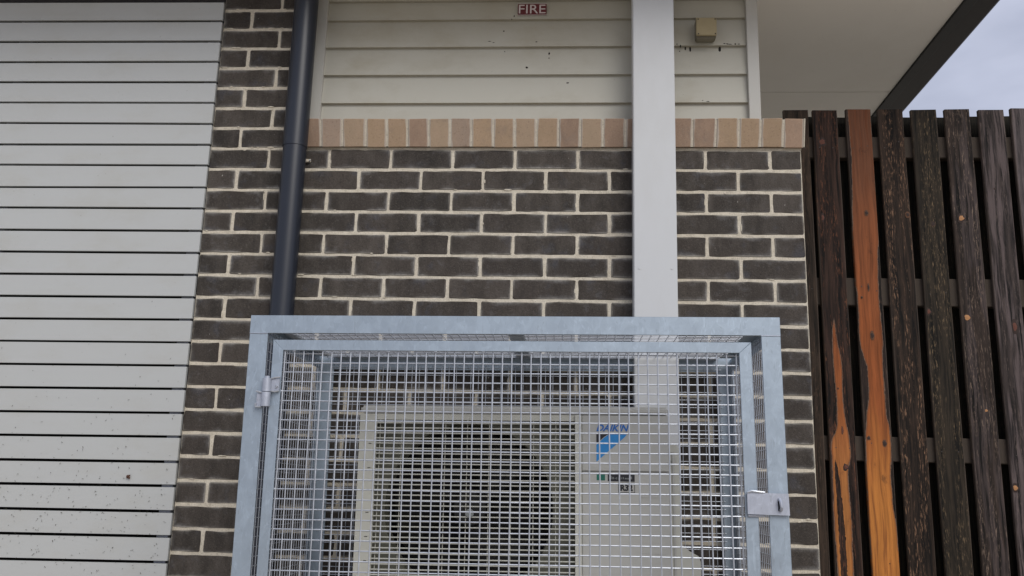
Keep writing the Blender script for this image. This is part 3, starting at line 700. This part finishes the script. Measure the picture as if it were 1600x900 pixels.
# service cover at the right side, flaring out over the valves near the bottom
b = B(); b.prism([(x1 + .002, zb + .02), (1.332, zb + .02), (1.332, .372), (1.326, .388), (1.300, .402), (1.278, .420), (1.2765, .432), (1.2755, .70), (1.268, .712), (x1 + .002, .715)], FY + .02, -.25).bevel(.004, 2)
A(b.ob('side_cover', M['acf'], ac, smooth=True))
A(B().box(x1 + .012, x1 + .018, FY + .016, FY + .0195, zb + .05, .69).ob('cover_groove', M['ac'], ac))
A(rbox(0, x1 + .010, x1 + .022, FY + .010, FY + .02, .655, .668, .002).ob('cover_screw', M['ac'], ac))
for x in (.42, 1.10):
    A(rbox(0, x - .03, x + .03, -.51, -.14, .055, .129, .004).ob('foot', M['dark'], ac))
plinth = tag(rbox(0, .16, 1.40, -.60, -.11, .001, .055, .006).ob('plinth', M['conc']), 'low concrete plinth under the air conditioner', 'plinth')

# ------------------------------------------------------------------ galvanised cage
CT = -.0092
cg = tag(empty('steel_cage', (.78, -.42, .0), (0, CT, 0)), 'galvanised steel mesh cage with hinged door locked around the air conditioner', 'cage')
def Cg(o): o.location = Vector(o.location) - Vector((.78, -.42, 0)); return o
W0, W1, F0, K0, T = .041, 1.5205, -.80, -.030, 1.0435
s5 = .0525
def plate(name, *boxes, mat='galv', bev=.0012, parent=None, conv=True):
    bm_ = B()
    for q in boxes: bm_.box(*q)
    bm_.bevel(bev, 1); o_ = bm_.ob(name, M[mat], parent or cg)
    return Cg(o_) if conv else o_
TH = .005
# angle iron: (front or back plate, leg)
plate('top_rail', (W0, W1, F0, F0 + TH, T - .0515, T), (W0 + .006, W1 - .006, F0 + TH + .0003, F0 + .05, T - TH, T - .0005))
plate('bottom_rail', (W0 + s5 + .0005, W1 - s5 - .0005, F0 + .0003, F0 + TH, .013, .063), (W0 + s5 + .0005, W1 - s5 - .0005, F0 + TH + .0003, F0 + .05, .013, .013 + TH))
for side in (1, -1):
    xo = W0 if side > 0 else W1
    def sx(a_, b_): return (min(xo + side * a_, xo + side * b_), max(xo + side * a_, xo + side * b_))
    plate('post', (*sx(.0004, s5), F0 + .0004, F0 + TH, .012, T - .0520), (*sx(.0004, TH), F0 + TH + .0003, F0 + .05, .012, T - .0055))
    plate('post', (*sx(.0004, .05), K0 - TH, K0, .012, T - .001), (*sx(.0004, TH), K0 - .05, K0 - TH - .0003, .012, T - .0055))
    plate('side_rail', (*sx(.0006, TH), F0 + .0505, K0 - .0505, T - .050, T - .0012), (*sx(TH + .0003, .05), F0 + .0505, K0 - .0505, T - TH - .001, T - .0012))
    plate('side_rail', (*sx(.0006, TH), F0 + .0505, K0 - .0505, .013, .063))
plate('top_rail', (W0 + .0505, W1 - .0505, K0 - TH, K0 - .0004, T - .0510, T - .001), (W0 + .0505, W1 - .0505, K0 - .05, K0 - TH - .0003, T - TH - .001, T - .001))
plate('bottom_rail', (W0 + .0505, W1 - .0505, K0 - TH, K0 - .0004, .013, .063))
plate('top_rail', (.757, .809, F0 + .0505, K0 - .0505, T - .0062, T - .0012))
# little weld seams where post meets rail
for x in (W0 + .027, W1 - .027):
    Cg(B().tube([(x - .026, F0 - .0003, T - .0518), (x - .008, F0 - .0009, T - .0514), (x + .01, F0 - .0006, T - .0520), (x + .026, F0 - .0004, T - .0517)], .0011, 5).ob('weld', M['galvd'], cg))
P = .0267
rw = random.Random(12)
def mesh_panel(name, o, u, v, nrm, nu, nv, r=.0017, jit=.0009, seg=7, parent=None, step=P):
    """welded wire: nu wires along v spaced on u, nv wires along u spaced on v"""
    o, u, v, nrm = map(Vector, (o, u, v, nrm)); b = B(); Lu, Lv = step * (nu - 1), step * (nv - 1)
    for i in range(nu):
        ph = rw.uniform(0, 6); am = rw.uniform(0, jit)
        b.tube([o + u * (i * step + am * sin(ph + k * 1.1)) + v * (-.008 + (Lv + .016) * k / seg) + nrm * r * .9 for k in range(seg + 1)], r, 5)
    for j in range(nv):
        ph = rw.uniform(0, 6); am = rw.uniform(0, jit)
        b.tube([o + v * (j * step + am * sin(ph + k * 1.1)) + u * (-.008 + (Lu + .016) * k / seg) - nrm * r * .9 for k in range(seg + 1)], r, 5)
    ob = b.ob(name, M['wire'], parent, smooth=False, kind='stuff'); return ob
X, Y, Z = (1, 0, 0), (0, 1, 0), (0, 0, 1)
# side, back and top mesh
for x, sgn in ((W0 + .0085, 1), (W1 - .0085, -1)):
    Cg(mesh_panel('side_mesh', (x, F0 + .034, .055), Y, Z, (sgn, 0, 0), 28, 37, r=.0011, parent=cg))
Cg(mesh_panel('back_mesh', (W0 + .045, K0 - .009, .065), X, Z, (0, -1, 0), 53, 36, r=.0012, parent=cg))
Cg(mesh_panel('top_mesh', (W0 + .030, F0 + .020, T - .0095), X, Y, Z, 53, 29, r=.0014, parent=cg))
# door
dr = Cg(empty('door', (.111, F0, 0))); dr.parent = cg
DX0, DX1, DT, DB = 0.0, 1.329, .9735, .075
def D(o): return o
dm = .0300
g_ = .0004
for nme, pts, legs in (('door_rail', [(DX0 + g_, DT), (DX1 - g_, DT), (DX1 - dm - .003 + g_, DT - .0295), (DX0 + dm - g_, DT - .0295)], (DX0 + .004, DX1 - .004, .0043, .028, DT - .004, DT - .0003)),
                       ('door_rail', [(DX0 + dm - g_, DB + .03), (DX1 - dm - .003 + g_, DB + .03), (DX1 - g_, DB), (DX0 + g_, DB)], None),
                       ('door_stile', [(DX0, DB + g_), (DX0, DT - g_), (DX0 + dm, DT - .0295 - g_), (DX0 + dm, DB + .03 + g_)], (DX0, DX0 + .004, .0043, .028, DB + .0304, DT - .0045)),
                       ('door_stile', [(DX1, DT - g_), (DX1, DB + g_), (DX1 - dm - .003, DB + .03 + g_), (DX1 - dm - .003, DT - .0295 - g_)], (DX1 - .004, DX1, .0043, .028, DB + .0304, DT - .0045))):
    b = B().prism(pts, 0, .004)
    if legs: b.box(*legs)
    b.bevel(.0008, 1).ob(nme, M['galv'], dr)
mesh_panel('door_mesh', (.0300 + .004, .010, DB + .034), X, Z, (0, -1, 0), 48, 33, r=.0019, jit=.0009, seg=9, parent=dr)
# weld beads holding the mesh, every fifth wire
b = B(); r = random.Random(5)
for k in range(1, 48, 5):
    bmesh.ops.create_icosphere(b.bm, subdivisions=1, radius=.0042, matrix=Matrix.Translation((.034 + P * k, .0045, DT - .0305)) @ Matrix.Diagonal((1.3, .6, .8, 1)))
for k in range(2, 32, 5):
    for x in (.031, DX1 - .0335): bmesh.ops.create_icosphere(b.bm, subdivisions=1, radius=.0042, matrix=Matrix.Translation((x, .0045, DB + .034 + P * k)) @ Matrix.Diagonal((1.1, .6, .8, 1)))
b.ob('weld', M['wire'], dr, smooth=True, kind='stuff')
# hinges
for zc in (.825, .22):
    h = Cg(empty('hinge', (.105, F0 - .011, zc))); h.parent = cg
    B().cyl((0, 0, .001), (0, 0, .038), .0118, 20).ob('barrel', M['galvd'], h, smooth=True)
    B().cyl((0, 0, -.040), (0, 0, -.001), .0126, 20).ob('barrel', M['galvd'], h, smooth=True)
    B().cyl((0, 0, .038), (0, 0, .044), .007, 12).ob('pin_head', M['galvd'], h, smooth=True)
    rbox(0, .010, .034, .004, .0095, .003, .038, .0015).ob('leaf', M['galvd'], h, smooth=True)
    rbox(0, -.028, -.010, .004, .0095, -.040, -.003, .0015).ob('leaf', M['galvd'], h, smooth=True)
    b = B()
    for p in (((.012, .002, .038), (.022, .001, .040), (.036, .003, .042)), ((.012, .002, .003), (.024, .001, .001), (.034, .003, .004)), ((-.012, .002, -.002), (-.02, .001, 0), (-.029, .003, .002)), ((-.012, .002, -.041), (-.028, .002, -.041), (-.029, .002, -.030)), ((.026, .002, .012), (.029, .001, .016), (.026, .002, .020))):
        b.tube(p, .0026, 6)
    b.ob('weld', M['wire'], h, smooth=True)
# latch: hasp plate with a staple poking through its slot
la = Cg(empty('latch', (1.463, F0, .544))); la.parent = cg
b = B(); b.prism([(-.052, -.027), (.0565, -.029), (.0555, .0265), (-.0515, .0285)], -.0105, -.0035).bevel(.0015, 2); b.ob('hasp_plate', M['galvd'], la, smooth=True)
b = B(); b.tube([(-.051, -.010, .0285), (-.040, -.0125, .0325), (-.018, -.011, .0300), (-.006, -.009, .0290)], .0032, 8); b.ob('folded_edge', M['wire'], la, smooth=True)
rbox(0, .0268, .0352, -.0112, -.0100, -.0185, .0140, .002).ob('slot', M['dark'], la)
b = B(); b.tube([(.031, -.002, .010), (.031, -.016, .011), (.032, -.022, .004), (.0335, -.022, -.008), (.0335, -.017, -.015), (.0335, -.004, -.016)], .0042, 8); b.ob('staple', M['galvd'], la, smooth=True)
B().cyl((-.050, -.003, -.031), (-.006, -.003, -.0305), .0035, 8).ob('latch_hinge', M['galvd'], la, smooth=True)
